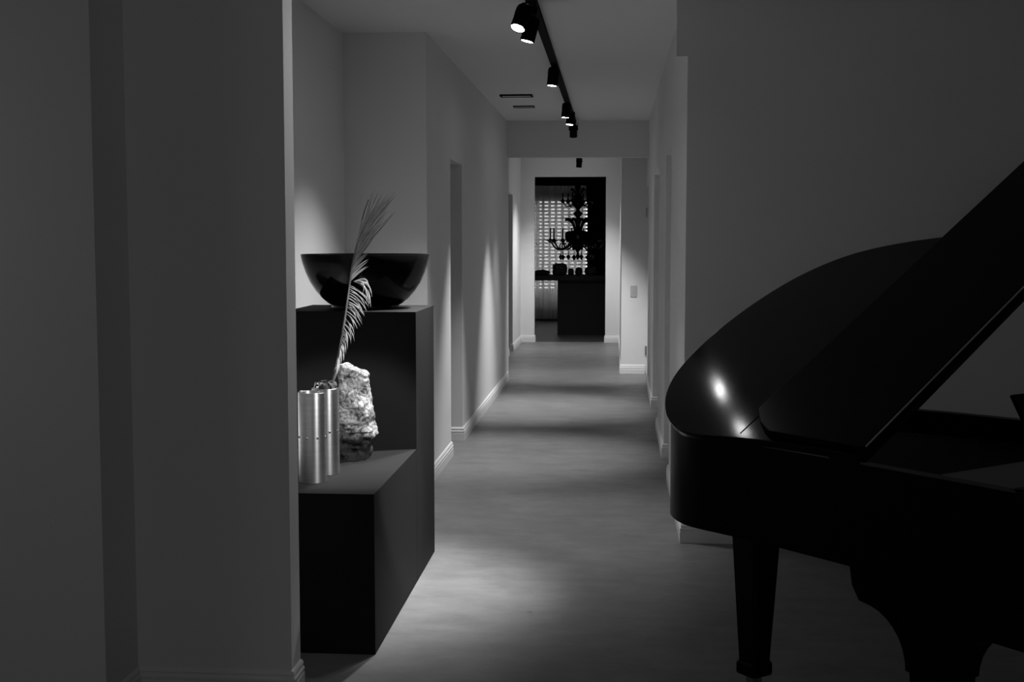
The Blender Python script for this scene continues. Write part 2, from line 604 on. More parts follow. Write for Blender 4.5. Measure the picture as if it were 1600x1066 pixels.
# light switch
sw = thing('light_switch', 'white rectangular light switch plate on the corridor wall end facing the viewer', 'switch', (0.215, 14.19, 0.915))
b = bmesh.new()
bx(b, -0.036, 0.036, -0.008, 0, -0.062, 0.062)
obj('switch_plate', b, M_PLATE, sw, bevel=0.002)
b = bmesh.new()
bx(b, -0.014, 0.014, -0.012, -0.008, -0.03, 0.03)
obj('rocker', b, M_PLATE, sw)

# ------------------------------------------------------------------ ceiling track and spotlights
b = bmesh.new()
bx(b, TX - 0.022, TX + 0.022, 4.9, 13.32, CZ - 0.034, CZ)
trk = obj('lighting_track', b, M_BLACK, None, bevel=0.002)
tag(trk, 'long black lighting track running along the corridor ceiling', 'track')
b = bmesh.new()
bx(b, TX - 0.006, TX + 0.006, 4.95, 13.3, CZ - 0.0345, CZ - 0.0335)
obj('conductor_slot', b, M_BLACK, trk)

SPLAB = ['black track spotlight nearest the viewer, its round lens glaring toward us',
         'black track spotlight tilted left, just behind the glaring one',
         'black track spotlight hanging straight down alone midway along the track',
         'black track spotlight, fourth from the viewer, lens bright',
         'black track spotlight close behind the fourth, partly hidden by it',
         'black unlit-looking track spotlight at the far end of the track',
         'small black ceiling spotlight beyond the header, above the far doorway',
         'black track spotlight on the nearest track stretch above the low plinth, aimed at the rock',
         'black ceiling spotlight in the front room above the piano tail, aimed at the metal vases',
         'black track spotlight at the very near end of the track, over the corridor mouth']
for i, (lp, aim, cone, blend, watts) in enumerate(SPOTS):
    lp = Vector(lp)
    d = (Vector(aim) - lp).normalized()
    q = d.to_track_quat('-Z', 'Y').to_matrix().to_4x4()
    L = 0.125
    back = lp - d * L
    piv = lp - d * L * 0.62
    tx = TX if i not in (6, 8) else lp.x
    ty = piv.y
    root = thing('track_spotlight' if i not in (6, 8) else 'ceiling_spotlight', SPLAB[i], 'spotlight', (tx, ty, CZ - 0.034 if i not in (6, 8) else CZ), 0, 'corridor spotlights')
    inv = Matrix.Translation(-root.location)
    R = 0.038
    T = inv @ Matrix.Translation(lp) @ q
    hb = bmesh.new()
    lathe(hb, [(0, L), (R - 0.006, L), (R, L - 0.006), (R, 0.0), (R - 0.004, -0.001), (R - 0.004, 0.022), (0, 0.022)], 28, T)
    for zz in (0.075, 0.088, 0.101):
        lathe(hb, [(R, zz), (R + 0.003, zz + 0.001), (R + 0.003, zz + 0.006), (R, zz + 0.007)], 28, T)
    head = obj('spot_head', hb, M_BLACK, root, smooth=True, auto=40)
    lb = bmesh.new()
    lathe(lb, [(R - 0.0045, 0.003), (0, 0.003)], 28, T)
    obj('lens', lb, M_LENSD if i == 5 else (M_LENSHOT if i == 7 else M_LENSWARM if i == 9 else M_LENS), root)
    # gear box under the track, stem and yoke
    gb = bmesh.new()
    if i not in (6, 8):
        bx(gb, -0.02, 0.02, -0.05, 0.05, -0.03, -0.0)
    else:
        lathe(gb, [(0.045, 0), (0.045, -0.012), (0, -0.012)], 24)
    obj('adapter', gb, M_BLACK, root, bevel=0.003)
    yb = bmesh.new()
    rel = piv - root.location
    side = (q @ Vector((1, 0, 0))).xyz
    side = (q.to_3x3() @ Vector((1, 0, 0))).normalized()
    topz = rel + Vector((0, 0, 0.062))
    top = Vector((0, 0, -0.02))
    if topz.z > top.z - 0.004:
        topz.z = top.z - 0.004
    tube(yb, [top, Vector((0, 0, topz.z))], 0.008, 10)
    for s in (-1, 1):
        tube(yb, [rel + side * s * (R + 0.006), Vector((0, 0, topz.z)) + side * s * (R + 0.006), Vector((0, 0, topz.z))], 0.004, 6)
        tube(yb, [rel + side * s * (R - 0.004), rel + side * s * (R + 0.010)], 0.009, 10)
    obj('yoke', yb, M_BLACK, root)
    l = bpy.data.lights.new('spot_lamp', 'SPOT')
    l.energy = watts
    l.spot_size = math.radians(cone)
    l.spot_blend = blend
    l.shadow_soft_size = 0.05
    lo = bpy.data.objects.new('lamp_light', l)
    COL.objects.link(lo)
    lo.parent = root
    lo.location = lp + d * 0.03 - root.location
    lo.rotation_euler = q.to_euler()

# ------------------------------------------------------------------ display plinths
b = bmesh.new()
bx(b, -0.29, 0.29, -0.49, 0.495, 0, 0.587)
o = obj('display_plinth', b, M_PED, None, bevel=0.0015)
o.location = (-1.14, 4.95, 0)
o.name = 'display_plinth'
tag(o, 'low charcoal box plinth holding the metal vases and the rock', 'plinth', 'charcoal display plinths')
b = bmesh.new()
bx(b, -0.29, 0.29, -0.272, 0.272, 0, 1.183)
o = obj('display_plinth', b, M_PED, None, bevel=0.0015)
o.location = (-1.14, 5.722, 0)
tag(o, 'tall charcoal box plinth carrying the big black bowl', 'plinth', 'charcoal display plinths')

# ------------------------------------------------------------------ bowl
bowl = thing('bowl', 'large glossy black bowl with a wide rim on the tall plinth', 'bowl', (-1.128, 5.76, 1.183))
outer = [(0.150, 0.012), (0.168, 0.022), (0.196, 0.045), (0.225, 0.078), (0.250, 0.118), (0.270, 0.162), (0.284, 0.205), (0.292, 0.240)]
inner = [(r - 0.010, z + 0.004) for r, z in outer]
prof = [(0, 0.012)] + outer + [(0.290, 0.2445), (0.284, 0.242)] + inner[::-1][1:] + [(0.0, 0.020)]
b = bmesh.new()
lathe(b, prof, 96)
obj('bowl_body', b, M_GLAZE, bowl, smooth=True, auto=60)
b = bmesh.new()
lathe(b, [(0.148, 0.0), (0.155, 0.004), (0.152, 0.016), (0.140, 0.016), (0.140, 0.0), (0.148, 0.0)], 64)
obj('foot_ring', b, M_GLAZE, bowl, smooth=True, auto=40)


# ------------------------------------------------------------------ vases
def vase(loc, R, Hh, label, n0):
    root = thing('vase', label, 'vase', loc, 0, 'riveted aluminium cylinder vases')
    b = bmesh.new()
    lathe(b, [(0, 0.0), (R - 0.001, 0.0), (R, 0.002), (R, Hh - 0.001), (R - 0.001, Hh), (R - 0.003, Hh - 0.001), (R - 0.003, 0.012), (0, 0.012)], 64)
    obj('vase_body', b, M_ALU, root, smooth=True, auto=40)
    for k in range(8):
        a = n0 + k * math.pi / 4
        r = bmesh.new()
        T = Matrix.Translation((R * math.cos(a), R * math.sin(a), Hh * 0.505)) @ Matrix.Rotation(a, 4, 'Z') @ Matrix.Rotation(math.pi / 2, 4, 'Y')
        lathe(r, [(0.0045, -0.0005), (0.0042, 0.0018), (0.0025, 0.003), (0, 0.0034)], 12, T)
        obj('rivet', r, M_STEEL, root, smooth=True)
    return root


vase((-1.126, 4.690, 0.587), 0.0525, 0.338, 'brushed metal cylinder vase in front, with a row of rivets, empty', -1.75)
vase((-1.113, 4.855, 0.587), 0.0525, 0.334, 'brushed metal cylinder vase half hidden behind the front one, holding the palm frond', -1.05)

# ------------------------------------------------------------------ rock
RY = 5.215
contour = [(716, 531, 577), (707, 529, 581), (697, 528, 584), (686, 527, 585), (678, 526, 588), (665, 526, 584), (650, 526, 583), (635, 526, 582), (620, 527, 579), (607, 527, 576), (595, 528, 575), (586, 529, 574), (579, 530, 569), (573, 532, 551), (569, 535, 542)]
b = bmesh.new()
NS = 96
base = at(557, 716, RY)
cont = []
for v_, ua, ub in contour:
    p0 = at(ua, v_, RY)
    p1 = at(ub, v_, RY)
    cont.append((p0.z - base.z, p0.x, p1.x))
lev = []
NL = 120
ztop = cont[-1][0]
for j in range(NL + 1):
    z = ztop * j / NL
    for a, c in zip(cont, cont[1:]):
        if z <= c[0] + 1e-6:
            t = (z - a[0]) / max(c[0] - a[0], 1e-6)
            lev.append((z, a[1] + (c[1] - a[1]) * t, a[2] + (c[2] - a[2]) * t))
            break
cx = -1.065
rings = []
for z, xa, xb in lev:
    mx = (xa + xb) / 2
    hx = (xb - xa) / 2
    t = z / ztop
    hy = 0.085 * (0.82 if z < 0.115 else 1.0) * (1 - 0.45 * max(0, t - 0.55) / 0.45)
    ring = []
    for k in range(NS):
        a = 2 * math.pi * k / NS
        ca, sa = math.cos(a), math.sin(a)
        e = 0.72
        px = math.copysign(abs(ca) ** e, ca) * hx
        py = math.copysign(abs(sa) ** e, sa) * hy
        p = Vector((mx - cx + px, py, z))
        d = Vector((px, py, 0)).normalized()
        cr = noise.cell(p * 26) * 0.0
        w = noise.fractal(p * 14, 1.0, 2.2, 6)
        w2 = noise.ridged_multi_fractal(p * 20, 0.9, 2.1, 5, 1.0, 2.0) - 1.2
        pit = max(0.0, noise.noise(p * 55 + Vector((3, 1, 7))) - 0.12)
        amt = 0.020 * w + 0.005 * w2 + cr - 0.010 * pit - 0.002
        if t < 0.995:
            p = p + d * min(amt, 0.008)
        p.z += 0.004 * noise.noise(p * 30) * min(1, t * 5)
        ring.append(b.verts.new(p))
    rings.append(ring)
for r0, r1 in zip(rings, rings[1:]):
    for k in range(NS):
        b.faces.new((r0[k], r0[(k + 1) % NS], r1[(k + 1) % NS], r1[k]))
b.faces.new(rings[0][::-1])
b.faces.new(rings[-1])
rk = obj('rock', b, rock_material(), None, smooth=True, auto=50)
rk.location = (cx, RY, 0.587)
tag(rk, 'upright rough pale rock with painted shade on its base standing on the low plinth', 'rock')

# ------------------------------------------------------------------ palm frond in the rear vase
FY = 4.855
frond = thing('palm_frond', 'dried palm frond leaning from the rear metal vase in front of the bowl', 'palm frond', (-1.113, 4.855, 0.62))
O = Vector(frond.location)


def fp(u, v, dy=0.0):
    return at(u, v, FY + dy) - O


spine_px = [(515, 640, 0.0), (520, 600, -0.01), (530, 550, -0.02), (539, 498, -0.03), (545, 455, -0.035), (551, 412, -0.04), (560, 372, -0.035), (568, 335, -0.03), (576, 312, -0.025)]
SP = [fp(*q) for q in spine_px]
SP = [SP[0] + (Vector((0, 0, 0.0)) - SP[0]) * 0.8] + SP


def spt(t):
    x = t * (len(SP) - 1)
    i = min(int(x), len(SP) - 2)
    f = x - i
    p0 = SP[max(i - 1, 0)]
    p1, p2 = SP[i], SP[i + 1]
    p3 = SP[min(i + 2, len(SP) - 1)]
    return 0.5 * ((2 * p1) + (p2 - p0) * f + (2 * p0 - 5 * p1 + 4 * p2 - p3) * f * f + (3 * p1 - p0 - 3 * p2 + p3) * f ** 3)


b = bmesh.new()
N = 50
tube(b, [spt(k / N) for k in range(N + 1)], [0.0052 * (1 - 0.8 * k / N) + 0.0008 for k in range(N + 1)], 8)
obj('rachis', b, M_STEM, frond, smooth=True)
rl = random.Random(5)


def leaflet(p0, p3, bend, width, m=M_LEAF):
    """a narrow folded blade from p0 to p3; bend is a sideways offset of its middle"""
    b = bmesh.new()
    n = 8
    prev = None
    axis = (p3 - p0).normalized()
    wd = axis.cross(Vector((0.35 * rl.uniform(-1, 1), 1, 0.2))).normalized()
    dn = wd.cross(axis).normalized()
    for k in range(n + 1):
        t = k / n
        c = p0.lerp(p3, t) + bend * (4 * t * (1 - t))
        w = width * (0.35 + 1.9 * t * (1 - t) * 1.4) * (1 - t ** 4 * 0.92)
        row = [b.verts.new(c + wd * w), b.verts.new(c - dn * w * 0.55), b.verts.new(c - wd * w)]
        if prev:
            for q in (0, 1):
                b.faces.new((prev[q], prev[q + 1], row[q + 1], row[q]))
        prev = row
    o = obj('leaflet', b, m, frond, smooth=False)
    md = o.modifiers.new('solid', 'SOLIDIFY')
    md.thickness = 0.0006
    return o


def spine_at_v(v):
    for a, c in zip(spine_px, spine_px[1:]):
        if c[1] <= v <= a[1]:
            t = (v - a[1]) / (c[1] - a[1])
            return a[0] + (c[0] - a[0]) * t, a[2] + (c[2] - a[2]) * t
    return spine_px[-1][0], spine_px[-1][2]


# lower leaflets hanging down and to the right, lit
TIPS = [(580, 479), (574, 490), (568, 503), (561, 514), (553, 532), (543, 550), (538, 566), (531, 577), (526, 592)]
for q in range(44):
    t = q / 43
    x = t * (len(TIPS) - 1)
    k = min(int(x), len(TIPS) - 2)
    u1 = TIPS[k][0] + (TIPS[k + 1][0] - TIPS[k][0]) * (x - k) - (q % 3) * 3.2
    v1 = TIPS[k][1] + (TIPS[k + 1][1] - TIPS[k][1]) * (x - k) + rl.uniform(-7, 3)
    v0 = min(446 + 122 * t, v1 - 24)
    u0, d0 = spine_at_v(v0)
    leaflet(fp(u0, v0, d0), fp(u1, v1, d0 - 0.02 + rl.uniform(-0.05, 0.03)), Vector((0.006 * (1 - 0.6 * t) + rl.uniform(0, 0.003), rl.uniform(-0.008, 0.008), 0.007 * (1 - 0.5 * t))), 0.0021 + rl.uniform(0, 0.0008))
# the pale cluster of broad tips bent over beside the bowl
for u1, v1 in ((579, 480), (576, 478), (573, 472), (581, 464), (578, 458), (570, 466), (567, 458), (575, 448)):
    leaflet(fp(553, 440, -0.045), fp(u1, v1, -0.06 + rl.uniform(-0.02, 0.02)), Vector((0.017, 0, 0.017)), 0.0042)
# middle leaflets, short, pointing right and slightly upward
for k in range(24):
    t = k / 23
    v0 = 440 - 62 * t
    u0, d0 = spine_at_v(v0)
    a = fp(u0, v0, d0)
    e = fp(575 + rl.uniform(-4, 2) + 6 * t * t, v0 - 22 - 18 * t + rl.uniform(-4, 5), d0 + rl.uniform(-0.03, 0.04))
    leaflet(a, e, Vector((0, rl.uniform(-0.01, 0.01), 0.004)), 0.0026)
# upper fan
fan = [(582, 298), (586, 297), (576, 306), (570, 322), (590, 302), (593, 296), (597, 298), (596, 306), (600, 300), (603, 306), (606, 302), (609, 304), (612, 300), (616, 300), (619, 299), (621, 303), (618, 306),
       (613, 312), (609, 318), (619, 330), (616, 333), (608, 326), (603, 320), (598, 316), (590, 316), (586, 308), (600, 330), (604, 334), (594, 326), (588, 330), (598, 342), (594, 352), (588, 366), (584, 371), (582, 360), (580, 345)]
for k, (u1, v1) in enumerate(fan):
    v0 = min(v1 + 62 + rl.uniform(-8, 24), 412)
    v0 = max(v0, 330)
    u0, d0 = spine_at_v(v0)
    leaflet(fp(u0, v0, d0), fp(u1, v1, d0 + rl.uniform(-0.07, 0.07)), Vector((rl.uniform(-0.002, 0.004), rl.uniform(-0.012, 0.012), 0.0)), 0.0026)
# crumpled sheath at the mouth of the vase
b = bmesh.new()
for k in range(9):
    a = k * 0.7
    pts = []
    for j in range(7):
        t = j / 6
        r = 0.012 + 0.032 * t
        pts.append(Vector((r * math.cos(a + t * 0.9), r * math.sin(a + t * 0.9), 0.275 + 0.045 * math.sin(t * 2.6) + 0.004 * (k % 3))))
    pr = None
    for j, p in enumerate(pts):
        w = 0.012 * (1 - (j / 6) ** 3 * 0.7)
        s = Vector((-math.sin(a), math.cos(a), 0.3 * math.sin(j + k)))
        row = [b.verts.new(p + s * w), b.verts.new(p + Vector((0, 0, 0.004 * math.sin(j * 2 + k)))), b.verts.new(p - s * w)]
        if pr:
            for q in (0, 1):
                b.faces.new((pr[q], pr[q + 1], row[q + 1], row[q]))
        pr = row
o = obj('leaf_sheath', b, M_STEM, frond, smooth=True)
o['label'] = 'dark crumpled leaf sheath at the vase mouth'

# ------------------------------------------------------------------ grand piano
PO = Vector((0.658, 3.392, 0))
ang = math.atan2(-0.783, 0.623)
piano = thing('grand_piano', 'glossy black grand piano with its lid raised, tail toward the corridor', 'piano', PO, ang)
# local x = u (toward the keyboard), local y = v (away from the viewer)
LO = [(0.47, -0.004), (0.10, -0.004), (-0.20, -0.008), (-0.40, -0.016), (-0.55, -0.034), (-0.62, -0.042), (-0.69, -0.038), (-0.79, 0.006), (-0.863, 0.061), (-0.931, 0.139), (-0.978, 0.235), (-1.000, 0.345), (-1.007, 0.466), (-0.998, 0.590),
      (-0.969, 0.724), (-0.918, 0.851), (-0.835, 0.957), (-0.741, 1.022), (-0.611, 1.072), (-0.466, 1.107), (-0.32, 1.135), (-0.18, 1.175), (-0.05, 1.24), (0.05, 1.33), (0.14, 1.43), (0.25, 1.49), (0.40, 1.50)]


def chaikin(P, n=2, closed=False):
    for _ in range(n):
        Q = [P[0]]
        for a, b in zip(P, P[1:]):
            Q.append((a[0] * .75 + b[0] * .25, a[1] * .75 + b[1] * .25))
            Q.append((a[0] * .25 + b[0] * .75, a[1] * .25 + b[1] * .75))
        Q.append(P[-1])
        P = Q
    return P


def inset(P, d):
    """offset a closed polygon (clockwise seen from above) inwards"""
    n = len(P)
    out = []
    for i in range(n):
        a = Vector(P[i - 1])
        p = Vector(P[i])
        c = Vector(P[(i + 1) % n])
        d1 = (p - a).normalized()
        d2 = (c - p).normalized()
        n1 = Vector((d1.y, -d1.x))
        n2 = Vector((d2.y, -d2.x))
        m = n1 + n2
        m = m / max(m.dot(n1), 0.3)
        out.append((p.x + m.x * d, p.y + m.y * d))
    return out


OUT = chaikin(LO, 2)
area = sum(OUT[i][0] * OUT[(i + 1) % len(OUT)][1] - OUT[(i + 1) % len(OUT)][0] * OUT[i][1] for i in range(len(OUT)))
sgn = -1 if area > 0 else 1
RIM = inset(OUT, 0.014 * sgn)
INN = inset(OUT, 0.060 * sgn)
ZT, ZB = 0.903, 0.622
b = bmesh.new()
n = len(RIM)
A = [b.verts.new((x, y, ZB)) for x, y in RIM]
B = [b.verts.new((x, y, ZT)) for x, y in RIM]
C_ = [b.verts.new((x, y, ZT)) for x, y in INN]
D = [b.verts.new((x, y, ZB)) for x, y in INN]
for i in range(n):
    j = (i + 1) % n
    b.faces.new((A[i], A[j], B[j], B[i]))
    b.faces.new((B[i], B[j], C_[j], C_[i]))
    b.faces.new((C_[i], C_[j], D[j], D[i]))
    b.faces.new((D[i], D[j], A[j], A[i]))
obj('rim', b, M_CASE, piano, smooth=True, auto=35)
b = bmesh.new()
prism(b, INN, ZB + 0.02, ZB + 0.06)
obj('soundboard', b, M_CASE, piano)
b = bmesh.new()
PLT = inset(OUT, 0.09 * sgn)
prism(b, [p for p in PLT if p[0] < 0.12], 0.80, 0.815)
obj('cast_plate', b, M_GOLD, piano)
b = bmesh.new()
for k in range(60):
    y = 0.12 + k * 0.0195
    xe = -0.90
    for p, q in zip(INN, INN[1:]):
        if p[1] <= y <= q[1] and q[1] > p[1]:
            xe = max(p[0], -0.93)
    tube(b, [(0.05, y, 0.83), (xe + 0.10, y * 0.96 + 0.01, 0.832)], 0.0008, 4, False)
o = obj('string', b, M_WIRE, piano)
o['kind'] = 'stuff'
# front: keybed, cheeks, keys, fallboard, music shelf and desk
b = bmesh.new()
bx(b, 0.45, 0.66, 0.01, 0.13, ZB, 0.84)
obj('key_cheek', b, M_CASE, piano, bevel=0.01)
b = bmesh.new()
bx(b, 0.45, 0.66, 1.36, 1.48, ZB, 0.84)
obj('key_cheek', b, M_CASE, piano, bevel=0.01)
b = bmesh.new()
prism(b, [(-0.055, 0.0), (-0.045, -0.05), (-0.02, -0.088), (0.03, -0.095), (0.66, -0.095), (0.66, 0.0)], -1.48, -0.012, Matrix.Translation((0, 0, ZB)) @ Matrix.Rotation(math.pi / 2, 4, 'X'))
obj('keybed', b, M_CASE, piano, bevel=0.004)
b = bmesh.new()
bx(b, 0.455, 0.475, 0.13, 1.36, ZB, 0.90)
obj('fallboard', b, M_LACQ, piano)
for k in range(52):
    if k == 0:
        kb = bmesh.new()
        bx(kb, 0.476, 0.626, 0.1315, 0.1540, 0.70, 0.722)
        k0 = obj('white_key', kb, M_IVORY, piano)
    else:
        c = k0.copy()
        COL.objects.link(c)
        c.location = (0, k * 0.0236, 0)
kb = bmesh.new()
bx(kb, 0.476, 0.576, 0.148, 0.160, 0.722, 0.735)
s0 = obj('black_key', kb, M_LACQ, piano)
first = True
for k in range(51):
    if k % 7 in (1, 4):
        continue
    if first:
        first = False
        continue
    c = s0.copy()
    COL.objects.link(c)
    c.location = (0, k * 0.0236, 0)
b = bmesh.new()
bx(b, 0.13, 0.445, 0.065, 1.40, 0.868, 0.884)
obj('music_shelf', b, M_LACQ, piano)
b = bmesh.new()
T = Matrix.Translation((0.20, -0.03, 0.885)) @ Matrix.Rotation(math.radians(-18), 4, 'Y')
vs = [(0.0, 0.52), (0.0, 1.08), (0.20, 1.14), (0.20, 0.455)]
a = [b.verts.new(T @ Vector((-0.008, y, z))) for z, y in vs]
c = [b.verts.new(T @ Vector((0.008, y, z))) for z, y in vs]
b.faces.new(a)
b.faces.new(c[::-1])
for i in range(4):
    j = (i + 1) % 4
    b.faces.new((a[i], a[j], c[j], c[i]))
obj('music_desk', b, M_LACQ, piano, bevel=0.003)

# lid: hinged on the near straight side, raised
TH = math.radians(31.5)
HZ = 0.93
LT = Matrix.Translation((0, 0, HZ)) @ Matrix.Rotation(TH, 4, 'X')
lid_poly = [p for p in OUT if p[0] < -0.002]
lid_poly = [(0.0, -0.004)] + lid_poly
# drop the part of the bent side that lies in front of the fold, carry the main lid to full width
lid_poly = [p for p in lid_poly if not (p[0] > -0.40 and p[1] > 1.0)] + [(-0.36, 1.13), (-0.24, 1.17), (-0.13, 1.24), (-0.05, 1.33), (0.0, 1.42)]
b = bmesh.new()
prism(b, lid_poly, -0.024, 0.0, LT)
obj('lid', b, M_LACQ, piano, bevel=0.005, seg=3)
b = bmesh.new()
prism(b, [(0.004, 0.004), (-0.34, 0.004), (-0.400, 0.035), (-0.459, 0.090), (-0.459, 1.585), (0.004, 1.585)], 0.001, 0.024, LT)
obj('folded_front_lid', b, M_FLAP, piano, bevel=0.004, seg=3)
h = bmesh.new()
bx(h, -0.4625, -0.4595, 0.0, 0.085, 0.0, 0.0012, LT)
o = obj('lid_seam', h, M_BLACK, piano)
# hinges, and a pale strip painting the lit fold edge
for u0 in (-0.06,):
    h = bmesh.new()
    bx(h, u0 - 0.05, u0 + 0.05, -0.012, -0.004, HZ - 0.026, HZ - 0.003)
    tube(h, [(u0 - 0.05, -0.010, HZ - 0.002), (u0 + 0.05, -0.010, HZ - 0.002)], 0.004, 8)
    obj('lid_hinge', h, M_CASE, piano)
for y in (0.14,):
    h = bmesh.new()
    bx(h, -0.463, -0.4595, y - 0.03, y + 0.03, 0.010, 0.014, LT)
    obj('bumper', h, M_BRASS, piano)
h = bmesh.new()
bx(h, 0.0045, 0.0062, 0.012, 1.57, 0.019, 0.0235, LT)
o = obj('fold_hinge', h, M_EDGE, piano)
o['label'] = 'thin continuous hinge along the lid fold, pale as a painted highlight'
# prop stick on the far side
b = bmesh.new()
tube(b, [(-0.12, 1.16, 0.90), LT @ Vector((-0.12, 0.98, -0.024))], 0.010, 10)
obj('prop_stick', b, M_CASE, piano)


# legs
def square_leg(name, cx_, cy_, wt, wb, z1, ztop_extra=None):
    b = bmesh.new()
    levels = [(0.055, wb * 1.10), (0.062, wb * 1.18), (0.092, wb * 1.18), (0.100, wb), (z1 - 0.05, wt * 0.97), (z1 - 0.035, wt * 1.08), (z1, wt * 1.15)]
    pr = None
    for z, w in levels:
        h_ = w / 2
        c = h_ * 0.75
        ring = [b.verts.new((cx_ + x, cy_ + y, z)) for x, y in ((-h_, -c), (-c, -h_), (c, -h_), (h_, -c), (h_, c), (c, h_), (-c, h_), (-h_, c))]
        if pr:
            for k in range(8):
                b.faces.new((pr[k], pr[(k + 1) % 8], ring[(k + 1) % 8], ring[k]))
        else:
            b.faces.new(ring[::-1])
        pr = ring
    b.faces.new(pr)
    lg = obj('leg', b, M_CASE, piano)
    w_ = bmesh.new()
    T = Matrix.Translation((cx_, cy_ + 0.0, 0.030)) @ Matrix.Rotation(math.pi / 2, 4, 'X')
    lathe(w_, [(0, -0.012), (0.026, -0.012), (0.029, -0.006), (0.029, 0.006), (0.026, 0.012), (0, 0.012)], 24, T)
    bx(w_, cx_ - 0.016, cx_ + 0.016, cy_ - 0.020, cy_ - 0.014, 0.025, 0.057)
    bx(w_, cx_ - 0.016, cx_ + 0.016, cy_ + 0.014, cy_ + 0.020, 0.025, 0.057)
    bx(w_, cx_ - 0.016, cx_ + 0.016, cy_ - 0.020, cy_ + 0.020, 0.058, 0.0595)
    obj('caster', w_, M_BRASS, lg)
    return lg


def bracket(cx_, cy_, half, arm, th, z1, drop):
    b = bmesh.new()
    pts = []
    for k in range(9):
        t = k / 8
        a = t * math.pi / 2
        pts.append((half + arm * (1 - math.sin(a)), z1 - drop * (1 - math.cos(a))))
    poly = [(-half - arm, z1)] + [(half + arm, z1)] + [(x, z - 0.018) for x, z in pts]
    poly += [(-x, z - 0.018) for x, z in pts[::-1]]
    T = Matrix.Translation((cx_, cy_ + th / 2, 0)) @ Matrix.Rotation(math.pi / 2, 4, 'X')
    prism(b, poly, 0, th, T)
    obj('leg_bracket', b, M_CASE, piano, bevel=0.004)


square_leg('leg', -0.757, 0.366, 0.135, 0.080, ZB)
bracket(-0.757, 0.366, 0.065, 0.05, 0.10, ZB + 0.001, 0.05)
square_leg('leg', 0.155, 0.14, 0.150, 0.105, ZB - 0.095)
bracket(0.155, 0.14, 0.068, 0.15, 0.13, ZB - 0.095, 0.15)
square_leg('leg', 0.155, 1.30, 0.150, 0.105, ZB - 0.095)
bracket(0.155, 1.30, 0.068, 0.15, 0.13, ZB - 0.095, 0.15)

# ------------------------------------------------------------------ far room: counter, dark objects and chandelier
ct = thing('display_counter', 'long black counter in the dark room beyond the far doorway', 'counter', (-0.45, 20.0, 0))
b = bmesh.new()
bx(b, -1.20, 1.7, -0.32, 0.45, 0.845, 0.925)
obj('counter_top', b, M_COUNTER, ct, bevel=0.006)
b = bmesh.new()
bx(b, -0.42, 1.6, -0.24, 0.38, 0.0, 0.845)
obj('counter_base', b, M_COUNTER, ct)


def blob(name, uc, w_px, vtop, vbase, label, boxy, seed, depth=0.2, dy=0.0):
    Yd = 20.0 + dy
    k = Yd / FPX
    c = at(uc, 428, Yd)
    Hh = (vbase - vtop) * k
    hw = w_px * k / 2
    b = bmesh.new()
    bmesh.ops.create_icosphere(b, subdivisions=4, radius=1)
    for v in b.verts:
        p = v.co.normalized()
        e = boxy
        q = Vector((math.copysign(abs(p.x) ** e, p.x), math.copysign(abs(p.y) ** e, p.y), math.copysign(abs(p.z) ** e, p.z)))
        d = 1 + 0.16 * noise.fractal(p * 2.2 + Vector((seed, 0, 0)), 1, 2, 4)
        v.co = Vector((q.x * hw * d, q.y * depth / 2 * d, max((q.z * d + 0.85) * Hh / 1.85, 0)))
    o = obj(name, b, M_STONE, None, smooth=True)
    o.location = (c.x, Yd, 0.925)
    tag(o, label, 'stone', 'dark objects on the far counter')
    return o


blob('stone_specimen', 847, 24, 421, 429, 'low dark mound at the left end of the far counter', 0.9, 1.0)
blob('stone_specimen', 874.5, 22, 411, 429, 'largest blocky dark stone on the far counter, below the chandelier arms', 0.55, 4.0)
blob('stone_specimen', 892, 9, 419, 429, 'smallest round dark stone right of the blocky one on the far counter', 0.75, 7.0, 0.12)
blob('stone_specimen', 904.5, 11, 417, 429, 'rounded dark stone below the chandelier tip on the far counter', 0.8, 9.0, 0.12)
blob('stone_specimen', 924, 20, 416, 429, 'dark stone against the bright curtain gap on the far counter', 0.7, 12.0)

CY = 21.0
ch = thing('chandelier', 'black glass chandelier with candle arms hanging in the far dark room', 'chandelier', (at(903, 330, CY).x, CY, CZ - 0.02))
K = CY / FPX


def cz(v):
    return EYE - (v - 372) * K * 0.9995 - (CZ - 0.02)


b = bmesh.new()
lathe(b, [(0.0, 0.0), (0.07, 0.0), (0.06, -0.03), (0.012, -0.045), (0.008, cz(286)), (0.03, cz(289)), (0.055, cz(294)), (0.03, cz(299)), (0.02, cz(303)), (0.075, cz(307)), (0.06, cz(313)), (0.10, cz(317)), (0.09, cz(322)), (0.035, cz(327)),
          (0.03, cz(330)), (0.085, cz(334)), (0.035, cz(339)), (0.025, cz(342)), (0.03, cz(352)), (0.05, cz(360))], 32)
obj('stem', b, M_GLASSBLACK, ch, smooth=True)
b = bmesh.new()
lathe(b, [(0.05, cz(360)), (0.19, cz(362)), (0.215, cz(365)), (0.215, cz(375)), (0.19, cz(378)), (0.10, cz(381)), (0.07, cz(386)), (0.045, cz(390)), (0.02, cz(394)), (0.016, cz(396)), (0.03, cz(399)), (0.03, cz(402)), (0.0, cz(407))], 40)
obj('body_bowl', b, M_GLASSBLACK, ch, smooth=True)


